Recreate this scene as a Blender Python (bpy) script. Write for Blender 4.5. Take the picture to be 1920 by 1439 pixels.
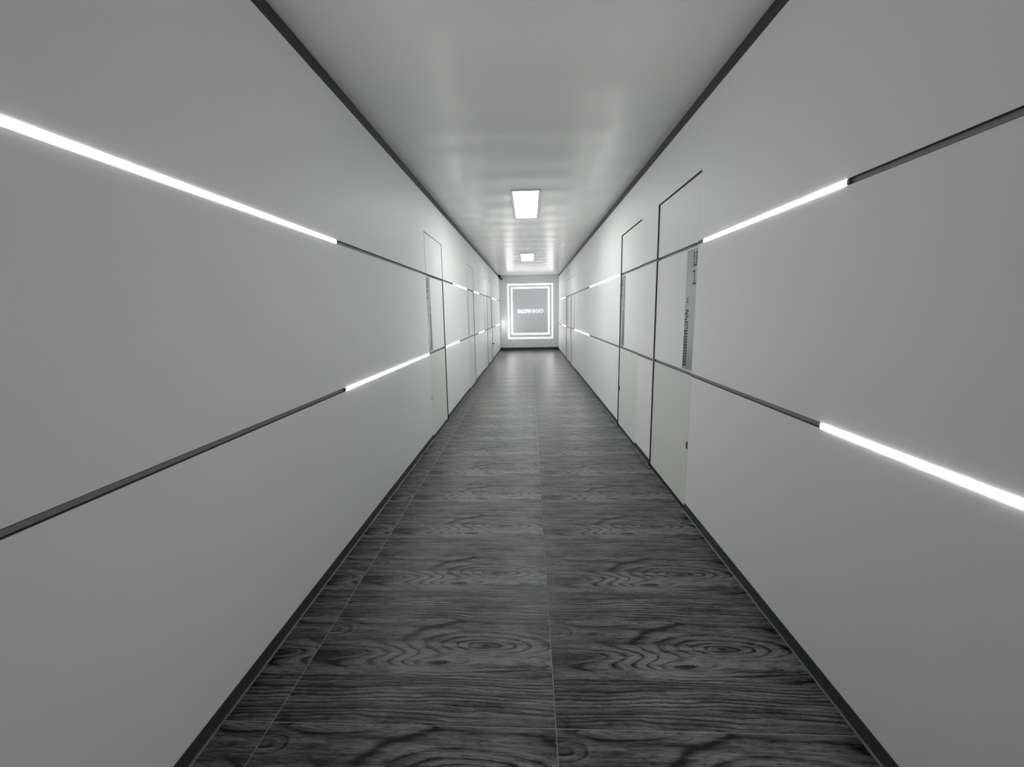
import bpy, bmesh, math, random
from mathutils import Vector, Matrix
random.seed(7)
C = bpy.context.scene.collection
S = bpy.context.scene
for o in list(bpy.data.objects):
    bpy.data.objects.remove(o, do_unlink=True)

# ------------------------------------------------------------------ camera, world, exposure
CAM_H = 1.5
pitch, yaw, roll = -0.16684, -0.043285, -0.017553
F = Vector((math.sin(yaw)*math.cos(pitch), math.cos(yaw)*math.cos(pitch), math.sin(pitch)))
R0 = Vector((math.cos(yaw), -math.sin(yaw), 0)); U0 = R0.cross(F)
cr, sr = math.cos(roll), math.sin(roll)
RX = cr*R0 + sr*U0; UX = -sr*R0 + cr*U0
cd = bpy.data.cameras.new('camera'); cam = bpy.data.objects.new('camera', cd); C.objects.link(cam)
M = Matrix((RX, UX, -F)).transposed().to_4x4(); M.translation = Vector((0, 0, CAM_H))
cam.matrix_world = M
cd.sensor_fit = 'HORIZONTAL'; cd.sensor_width = 36; cd.lens = 36*795/1920; cd.clip_start = .02
S.camera = cam
w = bpy.data.worlds.new('world'); S.world = w; w.use_nodes = True
w.node_tree.nodes['Background'].inputs[0].default_value = (.5, .5, .5, 1)
w.node_tree.nodes['Background'].inputs[1].default_value = 0.0
S.view_settings.view_transform = 'Standard'; S.view_settings.look = 'None'
S.view_settings.gamma = 1; S.view_settings.exposure = 0.13; S.view_settings.use_curve_mapping = False
S.cycles.use_denoising = True; S.cycles.filter_width = 1.2
S.cycles.max_bounces = 10; S.cycles.diffuse_bounces = 6

# light levels of the lamps the corridor has
E_STRIP = 33.0      # strips of the upper grooves
E_STRIP_LOW = 56.0  # strips of the lower grooves
E_PANEL = 20.0; E_PANEL_B = 13.0      # ceiling panels
E_FRAME = 7.5      # light frame on the far wall
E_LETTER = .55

# ------------------------------------------------------------------ dimensions
AL, AR = 1.171, 1.152          # inner faces of the wall panels
Y0, YE = -4.0, 16.92           # back and far end
ZC = 2.913                     # ceiling
ZP0, ZP1 = .061, 2.828         # bottom and top of the wall panels
GU, GL, GH = 1.942, 1.034, .024   # heights of both grooves, groove height
DTOP = 2.412                   # door tops
T = .055                       # panel thickness
REC = .012                     # doors set back
CD = .014                      # channel depth
TW, TD, TY0, TX0 = 1.0603, .5496, 1.3199, -.9788   # floor tile grid

# ------------------------------------------------------------------ helpers
def add_box(bm, x0, x1, y0, y1, z0, z1, bevel=0):
    if x0 > x1: x0, x1 = x1, x0
    if y0 > y1: y0, y1 = y1, y0
    vs = [bm.verts.new(p) for p in ((x0,y0,z0),(x1,y0,z0),(x1,y1,z0),(x0,y1,z0),(x0,y0,z1),(x1,y0,z1),(x1,y1,z1),(x0,y1,z1))]
    fs = [bm.faces.new([vs[i] for i in f]) for f in ((3,2,1,0),(4,5,6,7),(0,1,5,4),(1,2,6,5),(2,3,7,6),(3,0,4,7))]
    if bevel:
        es = list({e for f in fs for e in f.edges})
        bmesh.ops.bevel(bm, geom=es, offset=bevel, segments=1, affect='EDGES', profile=.5)
    return vs
def obj(name, bm, mat, parent=None, smooth=False):
    bmesh.ops.recalc_face_normals(bm, faces=bm.faces)
    me = bpy.data.meshes.new(name); bm.to_mesh(me); bm.free()
    for m in (mat if isinstance(mat, (list, tuple)) else [mat]): me.materials.append(m)
    if smooth:
        for p in me.polygons: p.use_smooth = True
    o = bpy.data.objects.new(name, me); C.objects.link(o)
    if parent: o.parent = parent; o.matrix_parent_inverse = parent.matrix_world.inverted()
    return o
def box(name, mat, parent, x0, x1, y0, y1, z0, z1, bevel=0):
    bm = bmesh.new(); add_box(bm, x0, x1, y0, y1, z0, z1, bevel); return obj(name, bm, mat, parent)
def tag(o, label, cat, group=None, kind=None):
    o['label'] = label; o['category'] = cat
    if group: o['group'] = group
    if kind: o['kind'] = kind
    return o
def empty(name, loc):
    o = bpy.data.objects.new(name, None); C.objects.link(o); o.location = loc
    o.matrix_world = Matrix.Translation(loc); o.empty_display_size = .1
    return o
def add_cyl(bm, a, b, r, n=16, r2=None):
    a = Vector(a); b = Vector(b); d = (b-a).normalized()
    u = d.orthogonal().normalized(); v = d.cross(u); r2 = r if r2 is None else r2
    A = [bm.verts.new(a+r*(math.cos(t)*u+math.sin(t)*v)) for t in [2*math.pi*i/n for i in range(n)]]
    B = [bm.verts.new(b+r2*(math.cos(t)*u+math.sin(t)*v)) for t in [2*math.pi*i/n for i in range(n)]]
    for i in range(n): bm.faces.new((A[i], A[(i+1)%n], B[(i+1)%n], B[i]))
    bm.faces.new(A[::-1]); bm.faces.new(B)

# ------------------------------------------------------------------ materials
class N:
    """tiny wrapper for building node maths"""
    def __init__(s, mat): s.t = mat.node_tree; s.n = s.t.nodes; s.l = s.t.links
    def link(s, a, b): s.l.new(a, b)
    def node(s, typ, **k):
        n = s.n.new(typ)
        for a, v in k.items(): setattr(n, a, v)
        return n
    def m(s, op, a, b=None, c=None, clamp=False):
        n = s.node('ShaderNodeMath', operation=op); n.use_clamp = clamp
        for i, v in enumerate((a, b, c)):
            if v is None: continue
            if isinstance(v, (int, float)): n.inputs[i].default_value = v
            else: s.link(v, n.inputs[i])
        return n.outputs[0]
    def comb(s, x, y, z=0.0):
        n = s.node('ShaderNodeCombineXYZ')
        for i, v in enumerate((x, y, z)):
            if isinstance(v, (int, float)): n.inputs[i].default_value = v
            else: s.link(v, n.inputs[i])
        return n.outputs[0]
    def noise(s, vec, scale=1, detail=2, rough=.5):
        n = s.node('ShaderNodeTexNoise'); n.inputs['Scale'].default_value = scale
        n.inputs['Detail'].default_value = detail; n.inputs['Roughness'].default_value = rough
        s.link(vec, n.inputs['Vector']); return n.outputs['Fac']
    def ramp(s, fac, stops):
        n = s.node('ShaderNodeValToRGB'); e = n.color_ramp.elements
        while len(e) < len(stops): e.new(.5)
        for i, (p, c) in enumerate(stops):
            e[i].position = p; e[i].color = (c, c, c, 1) if isinstance(c, (int, float)) else (*c, 1)
        s.link(fac, n.inputs[0]); return n.outputs[0]
def mat(name, col, rough=.5, metal=0, spec=.5, emit=None, es=0):
    m = bpy.data.materials.new(name); m.use_nodes = True
    b = m.node_tree.nodes['Principled BSDF']
    b.inputs['Base Color'].default_value = (*col, 1); b.inputs['Roughness'].default_value = rough
    b.inputs['Metallic'].default_value = metal; b.inputs['Specular IOR Level'].default_value = spec
    if emit: b.inputs['Emission Color'].default_value = (*emit, 1); b.inputs['Emission Strength'].default_value = es
    return m
def painted(name, col, rough, spec, bump=.12, scale=260, ripple=None, var=.03, wave=None):
    m = mat(name, col, rough, 0, spec); g = N(m); b = g.n['Principled BSDF']
    tc = g.node('ShaderNodeTexCoord').outputs['Object']
    f = g.noise(tc, scale, 2, .6)
    bp = g.node('ShaderNodeBump'); bp.inputs['Strength'].default_value = bump; bp.inputs['Distance'].default_value = .001
    g.link(f, bp.inputs['Height']); last = bp
    if ripple:
        mp = g.node('ShaderNodeMapping'); mp.inputs['Scale'].default_value = ripple[0]; g.link(tc, mp.inputs[0])
        f2 = g.noise(mp.outputs[0], 1, 1, .4)
        b2 = g.node('ShaderNodeBump'); b2.inputs['Strength'].default_value = 1; b2.inputs['Distance'].default_value = ripple[1]
        g.link(f2, b2.inputs['Height']); g.link(bp.outputs[0], b2.inputs['Normal']); last = b2
    if wave:
        sp = g.node('ShaderNodeSeparateXYZ'); g.link(tc, sp.inputs[0])
        ph = g.m('ADD', g.m('MULTIPLY', sp.outputs[1], 2*math.pi/wave[0]), g.m('MULTIPLY', g.noise(tc, .8, 1), 5))
        b3 = g.node('ShaderNodeBump'); b3.inputs['Strength'].default_value = 1; b3.inputs['Distance'].default_value = wave[1]
        g.link(g.m('SINE', ph), b3.inputs['Height']); g.link(last.outputs[0], b3.inputs['Normal']); last = b3
    g.link(last.outputs[0], b.inputs['Normal'])
    v = g.noise(tc, .9, 3, .6)
    k = g.m('ADD', g.m('MULTIPLY', v, 2*var), 1-var)
    mx = g.node('ShaderNodeMix', data_type='RGBA', blend_type='MULTIPLY'); mx.inputs['Factor'].default_value = 1
    mx.inputs['A'].default_value = (*col, 1); g.link(g.comb(k, k, k), mx.inputs['B']); g.link(mx.outputs['Result'], b.inputs['Base Color'])
    return m
M_WALL = painted('wall_paint', (.775, .783, .782), .5, .25)
M_DOOR = painted('door_laminate', (.70, .708, .69), .40, .3, bump=.05, scale=120, var=.015)
M_END = painted('end_wall_paint', (.66, .705, .715), .5, .35)
M_CEIL = painted('ceiling_paint', (.70, .71, .705), .26, .20, bump=.05, ripple=((.5, 2.2, 1), .004), wave=(.62, .0022))
M_DARK = painted('dark_trim', (.030, .033, .034), .45, .4, bump=.05, var=.1)
M_BASE = painted('dark_baseboard', (.042, .047, .047), .5, .3, bump=.05, var=.15)
M_GAP = mat('shadow_gap', (.08, .08, .082), .6)
M_CH = painted('channel_aluminium', (.23, .24, .245), .45, .5, bump=.02, var=.1)
M_CHLIP = mat('channel_lip', (.05, .052, .055), .5)
M_REVEAL = mat('grey_reveal', (.26, .27, .27), .5)
M_SUB = mat('substrate', (.10, .10, .10), .8)
M_BACK = mat('back_wall_paint', (.3, .3, .3), .6)
M_GROUT = painted('grout', (.30, .31, .30), .7, .3, bump=.2, scale=300, var=.2)
M_BEAD = painted('sealant', (.13, .134, .13), .45, .4, bump=.2, scale=90, var=.25)
M_SMEAR = painted('sealant_pale', (.34, .345, .34), .6, .3, bump=.2, scale=90, var=.2)
M_STRIP = mat('led_strip_light', (.9, .9, .9), .4, emit=(1, .985, .97), es=E_STRIP)
M_STRIP_LOW = mat('led_strip_light_low', (.9, .9, .9), .4, emit=(1, .985, .97), es=E_STRIP_LOW)
M_PANEL = mat('led_panel_light', (.9, .9, .9), .4, emit=(.955, 1, .97), es=E_PANEL)
M_PANEL_B = mat('led_panel_light_b', (.9, .9, .9), .4, emit=(.955, 1, .97), es=E_PANEL_B)
M_FRAME = mat('led_frame_light', (.9, .9, .9), .4, emit=(1, .97, .96), es=E_FRAME)
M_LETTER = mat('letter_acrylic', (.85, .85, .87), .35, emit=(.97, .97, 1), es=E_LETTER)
M_CAP = mat('strip_end_cap', (.62, .62, .60), .4)
M_WHITE = mat('white_metal', (.62, .64, .62), .35)
M_PLATE = painted('brushed_plate', (.27, .285, .295), .34, .5, bump=.02, scale=200, var=.06)
M_PLATE.node_tree.nodes['Principled BSDF'].inputs['Metallic'].default_value = .6
M_HOLE = mat('slot_black', (.008, .008, .009), .7)
M_BLACK = mat('black_plastic', (.012, .012, .013), .35)
M_LENS = mat('camera_lens', (.01, .01, .012), .08)
M_CHROME = mat('steel', (.35, .35, .35), .25, 1)

def wood():
    m = bpy.data.materials.new('grey_wood_print_tile'); m.use_nodes = True
    g = N(m); b = g.n['Principled BSDF']
    uv = g.node('ShaderNodeUVMap').outputs[0]
    sp = g.node('ShaderNodeSeparateXYZ'); g.link(uv, sp.inputs[0]); u, v = sp.outputs[0], sp.outputs[1]
    A, Mu, Sb = (lambda a, b: g.m('ADD', a, b)), (lambda a, b: g.m('MULTIPLY', a, b)), (lambda a, b: g.m('SUBTRACT', a, b))
    x = Mu(u, 1.93)
    def nz(sx, sy, z, det=2, ro=.5): return Sb(g.noise(g.comb(Mu(x, sx), Mu(v, sy), z), 1, det, ro), .5)
    n1, n2, n3 = nz(1.3, 4.5, .3), nz(3.2, 26, 3.1, 3, .6), nz(26, 70, 5.1, 3, .65)
    arch = Mu(g.m('POWER', Sb(u, .42), 2.0), .11)                       # bands dip towards both ends
    v2 = A(A(A(v, arch), Mu(n1, .06)), A(Mu(n2, .022), Mu(n3, .010)))
    u2 = A(u, A(Mu(n2, .025), Mu(n3, .03)))
    def bump(cu, cv, sl, sr_, sv, p=1.0):
        du = Sb(u2, cu)
        d = A(Mu(g.m('MINIMUM', du, 0.0), 1/sl), Mu(g.m('MAXIMUM', du, 0.0), 1/sr_)); e = Mu(Sb(v2, cv), 1/sv)
        r = A(Mu(d, d), Mu(e, e))
        if p != 1.0: r = g.m('POWER', r, p)
        return g.m('EXPONENT', Mu(r, -1.0))
    kA = bump(.715, .715, .27, .34, .125, .62)
    kB = bump(.525, .515, .20, .24, .082, .62)
    kD = bump(.00, .605, .30, .26, .050, .8)
    kE = bump(.02, .86, .10, .08, .07)
    kF = bump(.26, 1.0, .20, .2, .06)
    kT = bump(.86, .52, .10, .16, .030)
    h = A(Mu(v2, 6.0), Mu(g.m('MINIMUM', v2, .40), 26.0))
    for k, a in ((kA, 6.6), (kB, 4.6), (kD, -3.6), (kE, 2.2), (kF, -2.0), (kT, 1.6)): h = A(h, Mu(k, a))
    h = A(h, A(Mu(n1, 1.3), .35))
    ring = g.m('FRACT', h)
    # each growth ring: light early wood sinking into a narrow ragged dark line
    c = g.ramp(ring, [(0, .10), (.06, .30), (.20, .62), (.50, .92), (.78, .80), (.90, .50), (.965, .12), (1, .08)])
    ls = g.ramp(g.noise(g.comb(Mu(x, 1.1), Mu(v2, 17), 4.4), 1, 2, .5), [(.33, .35), (.6, 1.08)])
    c = Sb(1.0, Mu(Sb(1.0, c), ls))
    ring2 = g.m('FRACT', A(Mu(h, 2.3), Mu(n2, 3)))
    c2 = g.ramp(ring2, [(0, .55), (.12, .85), (.4, 1.0), (.85, 1.0), (1, .60)])
    fib = g.noise(g.comb(Mu(x, 7), Mu(v2, 170), 9.7), 1, 4, .7)
    fibm = g.ramp(fib, [(.28, .45), (.5, .95), (.72, 1.25)])
    bandn = g.noise(g.comb(Mu(x, .7), Mu(v2, 22), 2.2), 1, 2, .5)       # bands of paler and darker boards
    bandm = g.ramp(bandn, [(.30, .50), (.5, .95), (.7, 1.15)])
    pat = g.noise(g.comb(Mu(x, 2.0), Mu(v, 8), 7.3), 1, 4, .65)
    patm = g.ramp(pat, [(.30, .45), (.48, .95), (.70, 1.1)])
    flame = g.m('ADD', kA, kB, clamp=True)
    flm = A(.80, Mu(flame, .45))                                           # heartwood around the knots is paler
    dark = Sb(1.0, g.m('ADD', Mu(g.ramp(kD, [(.30, 0), (.62, 1)]), .62), A(Mu(bump(.725, .71, .045, .06, .028), .75), Mu(bump(.53, .51, .035, .045, .020), .75)), clamp=True))
    leftd = g.ramp(u, [(0, .70), (.20, .80), (.38, 1.0), (1, 1.0)])
    val = Mu(Mu(Mu(c, c2), Mu(flm, bandm)), Mu(fibm, Mu(patm, Mu(dark, leftd))))
    val = g.m('MULTIPLY', Sb(val, .13), 1.55, clamp=True)
    col = g.node('ShaderNodeMix', data_type='RGBA')
    g.link(val, col.inputs['Factor']); col.clamp_factor = True
    col.inputs['A'].default_value = (.005, .0055, .0055, 1); col.inputs['B'].default_value = (.205, .211, .205, 1)
    g.link(col.outputs['Result'], b.inputs['Base Color'])
    g.link(A(.22, Mu(fib, .12)), b.inputs['Roughness'])
    b.inputs['Specular IOR Level'].default_value = .20
    bp = g.node('ShaderNodeBump'); bp.inputs['Strength'].default_value = .5; bp.inputs['Distance'].default_value = .0012
    g.link(A(val, Mu(fib, .5)), bp.inputs['Height']); g.link(bp.outputs[0], b.inputs['Normal'])
    return m
M_WOOD = wood()

# ------------------------------------------------------------------ doors (openings first, they split the walls)
# (y0, y1, lock at the edge nearer the camera?)
DOORS = {-1: [(4.905, 5.875, True), (8.13, 9.10, True), (11.03, 11.98, True), (12.50, 13.46, False)],
         +1: [(3.050, 4.005, True), (4.565, 5.530, False), (11.02, 11.97, True), (12.52, 13.48, False)]}
FACE = {-1: -AL, 1: AR}

# ------------------------------------------------------------------ walls
def wall(side, name, label):
    X = FACE[side]; s = side
    root = empty(name, (X+s*.1, 6.4, 0)); tag(root, label, 'wall', kind='structure')
    box('wall_core', M_SUB, root, X+s*(T+REC+.01), X+s*.25, Y0, YE+.2, 0, ZC)
    ys = [Y0] + [v for d in DOORS[s] for v in d[:2]] + [YE]
    up = bmesh.new(); add_box(up, X, X+s*T, Y0, YE, DTOP, ZP1)   # the upper boarding is one run, notched for the doors
    for i in range(0, len(ys), 2):
        a, b = ys[i], ys[i+1]
        for z0, z1 in ((ZP0, GL-GH/2), (GL+GH/2, GU-GH/2)):
            box('wall_panel', M_WALL, root, X, X+s*T, a, b, z0, z1, .0012)
        add_box(up, X, X+s*T, a, b, GU+GH/2, DTOP)
        for z in (GL, GU): channel(root, s, X, a+.001, b-.001, z)
    obj('wall_panel', up, M_WALL, root)
    return root
def channel(root, s, X, a, b, z):
    bm = bmesh.new()
    add_box(bm, X+s*CD, X+s*(CD+.004), a, b, z-GH/2+.0002, z+GH/2-.0002)
    n = len(bm.faces)
    for q in (-1, 1):
        add_box(bm, X+s*.0015, X+s*CD, a, b, z+q*(GH/2-.0002), z+q*(GH/2-.0016))
    bm.faces.ensure_lookup_table()
    for f in bm.faces[n:]: f.material_index = 1
    return obj('channel', bm, [M_CH, M_CHLIP], root)
wl = wall(-1, 'wall_left', 'white panelled wall standing over the narrow cut strip of floor tiles, on the left')
wr = wall(+1, 'wall_right', 'white panelled wall with two doors close together halfway along, on the right')
# ceiling trims: dark recessed strip over the panels
for s, nm, lb in ((-1, 'trim_1', 'dark shadow-gap trim under the ceiling along the left wall'), (1, 'trim_2', 'dark shadow-gap trim under the ceiling along the right wall')):
    X = FACE[s]
    o = box(nm, M_DARK, None, X+s*.008, X+s*.06, Y0, YE, ZP1, ZC+.0); tag(o, lb, 'trim', kind='structure')

# end wall and wall behind the camera
bm = bmesh.new(); add_box(bm, -AL-.3, AR+.3, YE, YE+.2, 0, ZC+.1)
tag(obj('wall_end', bm, M_END), 'blue-grey end wall carrying the light frames and lettering', 'wall', kind='structure')
bm = bmesh.new(); add_box(bm, -AL-.3, AR+.3, Y0-.2, Y0, 0, ZC+.1)
tag(obj('wall_back', bm, M_BACK), 'plain wall closing the corridor behind the viewer', 'wall', kind='structure')
# ceiling
bm = bmesh.new(); add_box(bm, -AL-.3, AR+.3, Y0-.2, YE+.2, ZC, ZC+.2)
tag(obj('ceiling', bm, M_CEIL), 'smooth pale grey ceiling with a faint sheen', 'ceiling', kind='structure')

# ------------------------------------------------------------------ floor and tiles
bm = bmesh.new(); add_box(bm, -AL-.3, AR+.3, Y0-.2, YE+.2, -.2, -.0016)
floor = tag(obj('floor', bm, M_GROUT), 'floor of dark grey wood-print tiles laid in rows with pale joints', 'floor', kind='structure')
def tile_mesh(x0, x1, y0, y1, u0, u1, v0, v1):
    bm = bmesh.new(); bv = .0012
    b = [bm.verts.new(p) for p in ((x0,y0,-.008),(x1,y0,-.008),(x1,y1,-.008),(x0,y1,-.008))]
    c = [bm.verts.new(p) for p in ((x0,y0,-bv),(x1,y0,-bv),(x1,y1,-bv),(x0,y1,-bv))]
    t = [bm.verts.new(p) for p in ((x0+bv,y0+bv,0),(x1-bv,y0+bv,0),(x1-bv,y1-bv,0),(x0+bv,y1-bv,0))]
    bm.faces.new(t)
    for i in range(4):
        j = (i+1) % 4; bm.faces.new((b[i], b[j], c[j], c[i])); bm.faces.new((c[i], c[j], t[j], t[i]))
    bm.faces.new(b[::-1])
    uvl = bm.loops.layers.uv.new('UVMap')
    for f in bm.faces:
        for l in f.loops:
            l[uvl].uv = (u0+(u1-u0)*(l.vert.co.x-x0)/(x1-x0), v0+(v1-v0)*(l.vert.co.y-y0)/(y1-y0))
    me = bpy.data.meshes.new('tile'); bm.to_mesh(me); bm.free(); me.materials.append(M_WOOD); return me
J = .0016
XK_L, XK_R = -AL+.004, AR-.004
full = tile_mesh(J, TW-J, J, TD-J, 0, 1, 0, 1)
cutw = TX0-XK_L
cut = tile_mesh(J, cutw-J, J, TD-J, .10, .10+cutw/TW, 0, 1)
yl = YE-.012
nrow = int((yl-TY0)/TD)
lastd = yl-(TY0+nrow*TD)
fullE = tile_mesh(J, TW-J, J, lastd-J, 0, 1, 0, lastd/TD)
cutE = tile_mesh(J, cutw-J, J, lastd-J, .10, .10+cutw/TW, 0, lastd/TD)
wr2 = XK_R-(TX0+TW)
fullR = tile_mesh(J, wr2-J, J, TD-J, 0, wr2/TW, 0, 1); fullRE = tile_mesh(J, wr2-J, J, lastd-J, 0, wr2/TW, 0, lastd/TD)
for k in range(-9, nrow+1):
    for me, x in (((cutE if k == nrow else cut), XK_L), ((fullE if k == nrow else full), TX0), ((fullRE if k == nrow else fullR), TX0+TW)):
        o = bpy.data.objects.new('tile', me); C.objects.link(o); o.parent = floor
        o.location = (x, TY0+k*TD, 0)

# ------------------------------------------------------------------ baseboards with a bead of sealant
def baseboard(s, nm, lb):
    X = FACE[s]; root = empty(nm, (X+s*.03, 6.4, 0)); tag(root, lb, 'baseboard', kind='structure')
    ys = [Y0] + [v for d in DOORS[s] for v in d[:2]] + [YE]
    for i in range(0, len(ys), 2):
        a, b = ys[i]+.002, ys[i+1]-.002
        box('baseboard_board', M_BASE, root, X-s*.003, X+s*.020, a, b, 0, ZP0-.0005)
        bm = bmesh.new(); n = max(4, int((b-a)/.12)); prev = None
        for k in range(n+1):
            y = a+(b-a)*k/n; r = .0075+random.uniform(-.0018, .0018)
            p = [bm.verts.new(q) for q in ((X-s*.0029, y, r*.6), (X-s*(.003+r*.5), y, r*.42), (X-s*(.003+r), y, .0004), (X-s*.0029, y, .0004))]
            if prev:
                for j in range(4): bm.faces.new((prev[j], prev[(j+1)%4], p[(j+1)%4], p[j]))
            else: bm.faces.new(p[::-1])
            prev = p
        bm.faces.new(prev)
        obj('sealant_bead', bm, M_BEAD, root)['label'] = 'pale sealant bead'
    return root
bl = baseboard(-1, 'baseboard_left', 'dark grey recessed skirting along the foot of the left wall')
br = baseboard(+1, 'baseboard_right', 'dark grey recessed skirting along the foot of the right wall')
# smears of pale sealant left on the tiles where skirting meets a door
for s, par, y, r in ((-1, bl, 5.90, .030), (-1, bl, 9.13, .034), (-1, bl, 12.0, .03), (-1, bl, 4.89, .018), (1, br, 3.03, .024), (1, br, 4.03, .020)):
    bm = bmesh.new(); n = 12; cx = FACE[s]-s*.022
    rs = [r*random.uniform(.45, 1.1) for _ in range(n)]
    lo = [bm.verts.new((cx+.5*q*math.cos(6.2832*i/n), y+q*math.sin(6.2832*i/n), .0001)) for i, q in enumerate(rs)]
    top = bm.verts.new((cx, y, .003))
    for i in range(n): bm.faces.new((lo[i], lo[(i+1)%n], top))
    bm.faces.new(lo[::-1])
    obj('sealant_smear', bm, M_SMEAR, par)
bm = bmesh.new(); add_box(bm, -AL+.0, AR-.0, YE-.010, YE, 0, .105); 
tag(obj('baseboard_end', bm, M_BASE), 'dark grey skirting across the foot of the end wall', 'baseboard', kind='structure')

# ------------------------------------------------------------------ doors
# slots of the perforated plate: rows measured from the top, columns counted from the lock edge (0) inwards (8)
SLOT_ROWS = {0:(0,2),1:(0,2),2:(0,2),3:(0,2),4:(0,1,2),6:(1,2),7:(1,),8:(1,),9:(1,),10:(0,1,2),15:(6,),16:(6,),
             19:(5,6),20:(6,7),21:(5,6),22:(6,7),23:(5,6,7),24:(5,7),25:(5,6)}
for k in range(26, 39): SLOT_ROWS[k] = (5, 6, 7)
def plate_mesh(s, X, y_lock, dirn, z0, z1):
    """plate with real slots cut through; X is the front face, dirn +1 if the plate runs away from the camera"""
    bm = bmesh.new(); W = .205; nrow_, ncol = 39, 8; mz, my = .020, .012
    pz = (z1-z0-2*mz)/nrow_; py = (W-2*my)/ncol
    zs = [0, mz]; 
    for r in range(nrow_): zs += [mz+r*pz+pz*.14, mz+r*pz+pz*.86]
    zs += [z1-z0]
    ysx = [0]
    for c in range(ncol): ysx += [my+c*py+py*.10, my+c*py+py*.90]
    ysx += [W]
    zs = [0]+zs[2:]
    holes = {(2*r+1, 2*c+1) for r, cs in SLOT_ROWS.items() for c in cs}
    V = {}
    def vert(i, j, back):
        key = (i, j, back)
        if key not in V: V[key] = bm.verts.new((X+(s*.003 if back else 0), y_lock+dirn*ysx[j], z1-zs[i]))
        return V[key]
    for i in range(len(zs)-1):
        for j in range(len(ysx)-1):
            ring = ((i, j), (i+1, j), (i+1, j+1), (i, j+1))
            if (i, j) in holes:
                for a in range(4):
                    p, q = ring[a], ring[(a+1) % 4]
                    bm.faces.new((vert(*p, False), vert(*q, False), vert(*q, True), vert(*p, True)))
            else: bm.faces.new([vert(*p, False) for p in ring])
    bmesh.ops.recalc_face_normals(bm, faces=bm.faces)
    fl = [f for f in bm.faces if abs(f.normal.x) > .5 and f.normal.x*s > 0]
    if fl: bmesh.ops.reverse_faces(bm, faces=fl)
    me = bpy.data.meshes.new('handle_plate'); bm.to_mesh(me); bm.free(); me.materials.append(M_PLATE)
    return me, W
def door(idx, s, y0, y1, near, label, dark_reveal):
    XF = FACE[s]+s*REC; g = .004
    root = empty('door_%d' % idx, (XF, (y0+y1)/2, 0)); tag(root, label, 'door', 'flush corridor doors', 'structure')
    # dark reveal lining: two sides and a head
    bm = bmesh.new()
    for za, zb in ((.01, GL-GH/2), (GL+GH/2, GU-GH/2), (GU+GH/2, DTOP-.0005)):      # interrupted where the grooves pass
        add_box(bm, FACE[s]+s*.001, XF+s*.04, y0, y0+.0035, za, zb); add_box(bm, FACE[s]+s*.001, XF+s*.04, y1-.0035, y1, za, zb)
    add_box(bm, FACE[s]+s*.001, XF+s*.04, y0+.0035, y1-.0035, DTOP-.004, DTOP-.0005)
    obj('door_frame', bm, M_GAP if dark_reveal else M_REVEAL, root)
    a, b = y0+g+.003, y1-g-.003
    dth = .04
    box('door_leaf', M_DOOR, root, XF, XF+s*dth, a, b, .018, GL-GH/2, .0012)
    box('under_leaf_shade', M_DARK, root, FACE[s]-s*.003, XF+s*dth, y0+.0036, y1-.0036, -.0012, .0012)  # dark strip standing in for the shade in the gap under the leaf
    mid = box('door_panel', M_WALL, root, XF, XF+s*dth, a, b, GL+GH/2, GU-GH/2, .0012)
    flush = not (dark_reveal and s > 0)     # these top panels sit almost level with the wall, in a wider gap
    e = .015 if flush else 0
    box('door_panel', M_WALL, root, XF-s*(.010 if flush else 0), XF+s*dth, a+e, b-e, GU+GH/2, DTOP-g-.004, .0012)
    for z in (GL, GU): channel(root, s, XF, y0-.0005, y1+.0005, z)
    # perforated plate on a black backing, by the lock edge
    yk, dr = (a, 1) if near else (b, -1)
    z0, z1 = GL+GH/2+.012, GU-GH/2-.012
    me, W = plate_mesh(s, XF-s*.004, yk+dr*.003, dr, z0, z1)
    o = bpy.data.objects.new('handle_plate', me); C.objects.link(o); o.parent = root; o.matrix_parent_inverse = root.matrix_world.inverted()
    o['label'] = 'grey metal plate with punched slots'
    bk = box('slot_backing', M_HOLE, o, XF-s*.001, XF, yk+dr*.003, yk+dr*(W+.003), z0, z1)
    # lock: rounded rectangle escutcheon with a black pull recess
    yc, zc = yk+dr*.030, .498
    bm = bmesh.new(); n = 20; ring1 = []; ring2 = []
    for i in range(n):
        t = 2*math.pi*i/n; cx, cz = math.cos(t), math.sin(t)
        px = .017*math.copysign(abs(cx)**.7, cx); pz = .030*math.copysign(abs(cz)**.7, cz)
        ring1.append(bm.verts.new((XF, yc+px, zc+pz))); ring2.append(bm.verts.new((XF-s*.005, yc+px*.9, zc+pz*.94)))
    for i in range(n): bm.faces.new((ring1[i], ring1[(i+1)%n], ring2[(i+1)%n], ring2[i]))
    bm.faces.new(ring2)
    lk = obj('door_lock', bm, M_BLACK, root); lk['label'] = 'small black oval lock'
    bm = bmesh.new(); add_cyl(bm, (XF-s*.005, yc, zc-.012), (XF-s*.0075, yc, zc-.012), .009)
    obj('lock_cylinder', bm, M_CHROME, lk)
    return root, yc, zc, XF
LBL = {(-1, 0): 'first flush white door along the left wall, where the lower lit strip ends',
       (-1, 1): 'second flush white door on the left wall, between two lit strips of the upper groove',
       (-1, 2): 'third flush white door along the left wall, lower strip ending at it',
       (-1, 3): 'last flush white door on the left wall, the one with a projecting knob',
       (1, 0): 'large flush white door on the right wall, perforated plate fully visible',
       (1, 1): 'flush white door just beyond the large one, plate on its far edge',
       (1, 2): 'third flush white door along the right wall, beyond the long blank panel',
       (1, 3): 'last flush white door on the right wall, next to the end wall'}
di = 1
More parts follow.
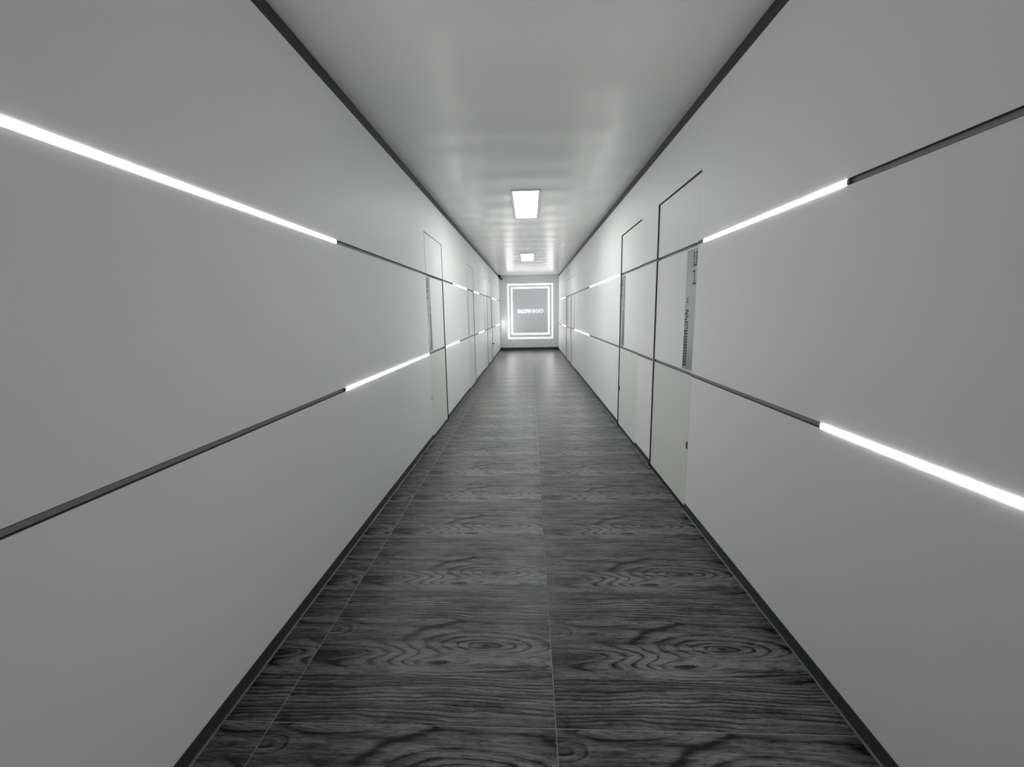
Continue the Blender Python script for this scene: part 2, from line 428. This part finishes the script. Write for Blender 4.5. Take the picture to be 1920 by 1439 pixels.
for s in (-1, 1):
    for k, (a, b, nr) in enumerate(DOORS[s]):
        root, yc, zc, XF = door(di, s, a, b, nr, LBL[(s, k)], (s, k) in ((-1, 0), (1, 0), (1, 1))); di += 1
        if s == -1 and k == 3:      # this one has a projecting knob
            bm = bmesh.new(); add_cyl(bm, (XF, yc, zc+.03), (XF-s*.035, yc, zc+.03), .010); add_cyl(bm, (XF-s*.035, yc, zc+.03), (XF-s*.060, yc, zc+.03), .026, 18, .022)
            obj('door_knob', bm, M_BLACK, root)['label'] = 'small dark projecting knob'

# ------------------------------------------------------------------ lit strips in the grooves
def led(s, y0, y1, z, label, caps=(True, True)):
    X = FACE[s]
    root = empty('led_strip', (X, (y0+y1)/2, z)); tag(root, label, 'strip light', 'lit strips in the wall grooves')
    bm = bmesh.new(); hh = GH/2-.0018; prof = []
    for i in range(9):
        t = math.pi*i/8; prof.append((-math.sin(t)*.0025, math.cos(t)*(hh+.0)))
    prof = [(.004, hh)]+prof+[(.004, -hh)]
    A = [bm.verts.new((X+s*p, y0+.006, z+q)) for p, q in prof]; B = [bm.verts.new((X+s*p, y1-.006, z+q)) for p, q in prof]
    for i in range(len(prof)-1): bm.faces.new((A[i], A[i+1], B[i+1], B[i]))
    bm.faces.new((A[-1], A[0], B[0], B[-1])); bm.faces.new(A[::-1]); bm.faces.new(B)
    obj('diffuser', bm, M_STRIP if z > 1.5 else M_STRIP_LOW, root)['label'] = 'glowing white diffuser'
    box('housing', M_CH, root, X+s*.0042, X+s*(CD-.0005), y0, y1, z-hh+.0004, z+hh-.0004)
    for y, q in ((y0, 1), (y1, -1)):
        bm = bmesh.new()
        A = [bm.verts.new((X+s*p*.9, y, z+r*.96)) for p, r in prof]; B = [bm.verts.new((X+s*p*.9, y+q*.006, z+r*.96)) for p, r in prof]
        for i in range(len(prof)): bm.faces.new((A[i], A[(i+1)%len(prof)], B[(i+1)%len(prof)], B[i]))
        bm.faces.new(A[::-1]); bm.faces.new(B)
        obj('end_cap', bm, M_CAP, root)
    return root
LEDS = [(-1, .5, 2.650, GU, 'longest lit strip, running out of the picture high on the left wall'),
        (-1, 6.68, 8.09, GU, 'lit strip in the upper left groove just before the second door'),
        (-1, 9.12, 10.08, GU, 'short lit strip in the upper left groove just after the second door'),
        (-1, 13.48, 15.25, GU, 'tiny lit strip in the upper left groove beyond the last door'),
        (-1, 2.605, 4.885, GL, 'lit strip in the lower left groove ending at the first door'),
        (-1, 5.90, 7.06, GL, 'lit strip in the lower left groove starting at the far edge of the first door'),
        (-1, 9.85, 11.01, GL, 'lit strip in the lower left groove ending at the third door'),
        (-1, 15.0, YE-.10, GL, 'lit strip in the lower left groove throwing its glow on the end wall'),
        (1, 1.675, 2.965, GU, 'lit strip in the upper right groove beside the large door'),
        (1, 5.56, 8.28, GU, 'lit strip in the upper right groove starting at the second door'),
        (1, 13.85, 16.3, GU, 'small lit strip in the upper right groove near the end wall'),
        (1, .2, 1.688, GL, 'lit strip running out of the picture low on the right wall'),
        (1, 8.30, 10.95, GL, 'lit strip in the lower right groove ending at the third door'),
        (1, 13.53, 15.05, GL, 'small lit strip in the lower right groove beyond the last door')]
for a in LEDS: led(*a)

# ------------------------------------------------------------------ ceiling light panels
def panel(x0, x1, y0, y1, label, pm):
    root = empty('ceiling_light', ((x0+x1)/2, (y0+y1)/2, ZC)); tag(root, label, 'ceiling light', 'ceiling light panels')
    fw = .022; bm = bmesh.new()
    for b in ((x0-fw, x1+fw, y0-fw, y0), (x0-fw, x1+fw, y1, y1+fw), (x0-fw, x0, y0, y1), (x1, x1+fw, y0, y1)):
        add_box(bm, *b, ZC-.012, ZC)
    obj('frame', bm, M_WHITE, root)
    box('diffuser', pm, root, x0, x1, y0, y1, ZC-.008, ZC-.0005)
panel(-.184, .124, 5.30, 6.75, 'larger bright rectangular light panel on the ceiling', M_PANEL)
panel(-.195, .122, 10.77, 12.21, 'smaller-looking bright ceiling light panel further down the corridor', M_PANEL_B)

# ------------------------------------------------------------------ light frames and lettering on the end wall
def lframe(x0, x1, z0, z1, wd, label):
    root = empty('light_frame', ((x0+x1)/2, YE, (z0+z1)/2)); tag(root, label, 'light', 'rectangular light frames on the end wall')
    h = wd/2
    for x_, X_, z_, Z_ in ((x0-h, x1+h, z1-h, z1+h), (x0-h, x1+h, z0-h, z0+h), (x0-h, x0+h, z0+h, z1-h), (x1-h, x1+h, z0+h, z1-h)):
        bm = bmesh.new(); add_box(bm, x_, X_, YE-.007, YE, z_, Z_, .002)
        obj('light_bar', bm, M_FRAME, root)
lframe(-.823, .900, .475, 2.555, .040, 'outer of the two nested glowing rectangles on the end wall')
lframe(-.684, .761, .640, 2.426, .040, 'inner of the two nested glowing rectangles around the lettering')

def ribbon(bm, pts, wd, y0, y1, closed=False):
    P = [Vector(p) for p in pts]; n = len(P); L = []; Rr = []
    for i in range(n):
        if closed: a, b = P[i-1], P[(i+1) % n]
        else: a, b = P[max(i-1, 0)], P[min(i+1, n-1)]
        d1 = (P[i]-a).normalized() if (P[i]-a).length > 1e-9 else (b-P[i]).normalized()
        d2 = (b-P[i]).normalized() if (b-P[i]).length > 1e-9 else d1
        n1 = Vector((-d1.y, d1.x)); n2 = Vector((-d2.y, d2.x)); m = (n1+n2).normalized(); k = min(1/max(m.dot(n1), .3), 2.2)
        L.append(P[i]+m*wd/2*k); Rr.append(P[i]-m*wd/2*k)
    vf = [[bm.verts.new((q.x, y, q.y)) for q in Q] for y in (y0, y1) for Q in (L, Rr)]
    l0, r0, l1, r1 = vf
    for i in range(n if closed else n-1):
        j = (i+1) % n
        bm.faces.new((l0[i], l0[j], r0[j], r0[i])); bm.faces.new((l1[i], r1[i], r1[j], l1[j]))
        bm.faces.new((l0[i], l1[i], l1[j], l0[j])); bm.faces.new((r0[i], r0[j], r1[j], r1[i]))
    if not closed:
        for i in (0, n-1): bm.faces.new((l0[i], r0[i], r1[i], l1[i]))
def arc(cx, cz, rx, rz, a0, a1, n=20): return [(cx+rx*math.cos(math.radians(a0+(a1-a0)*i/n)), cz+rz*math.sin(math.radians(a0+(a1-a0)*i/n))) for i in range(n+1)]
sign = empty('wall_lettering', (.036, YE, 1.525)); tag(sign, 'white raised GLOW & GO lettering in the middle of the end wall', 'sign')
def letter(ch, x, wd, strokes, z0=1.452, H=.148):
    """strokes: list of (points in a unit-height box, closed)"""
    bm = bmesh.new()
    for pts, closed in strokes: ribbon(bm, [(x+p[0]*H, z0+p[1]*H) for p in pts], wd, YE-.03, YE-.002, closed)
    o = obj('letter', bm, M_LETTER, sign); return o
def ring(r, t): return (arc(r, .5, r-t/2, .5-t/2, 0, 360*23/24, 23), True)
def gl(r, t): return [(arc(r, .5, r-t/2, .5-t/2, 48, 318, 22) + [(r+(r-t/2)*.82, .46), (r+.06, .46)], False)]
tb, tt = .235, .135
letter('G', -.472, tb*.148, gl(.50, tb))
letter('L', -.316, tb*.148, [([(tb/2, 1), (tb/2, tb/2), (.60, tb/2)], False)])
letter('O', -.236, tb*.148, [ring(.56, tb)])
letter('W', -.084, .235*.148, [([(.10, 1), (.36, .10), (.60, .82), (.84, .10), (1.10, 1)], False)])
letter('&', .108, .125*.148, [([(.80, .06), (.30, .66), (.27, .80), (.36, .91), (.48, .91), (.56, .80), (.50, .66), (.20, .44), (.11, .28), (.17, .13), (.34, .08), (.52, .14), (.66, .32), (.72, .46)], False)])
letter('G', .252, tt*.148, gl(.50, tt), 1.456)
letter('O', .392, tt*.148, [ring(.52, tt)], 1.456)

# ------------------------------------------------------------------ security camera in the far upper corner
sc = empty('security_camera', (-AL+.02, YE-.06, ZC-.03)); tag(sc, 'small black security camera in the upper corner of the end wall', 'camera')
box('mount', M_BLACK, sc, -AL+.001, -AL+.075, YE-.10, YE-.001, ZC-.085, ZC-.001, .004)
bm = bmesh.new(); add_cyl(bm, (-AL+.06, YE-.05, ZC-.07), (-AL+.095, YE-.075, ZC-.125), .012); obj('arm', bm, M_BLACK, sc)
bm = bmesh.new(); add_cyl(bm, (-AL+.085, YE-.03, ZC-.128), (-AL+.118, YE-.17, ZC-.150), .030, 20); bd = obj('camera_body', bm, M_BLACK, sc)
bm = bmesh.new(); add_cyl(bm, (-AL+.118, YE-.17, ZC-.150), (-AL+.1195, YE-.176, ZC-.151), .020, 20); obj('lens', bm, M_LENS, bd)
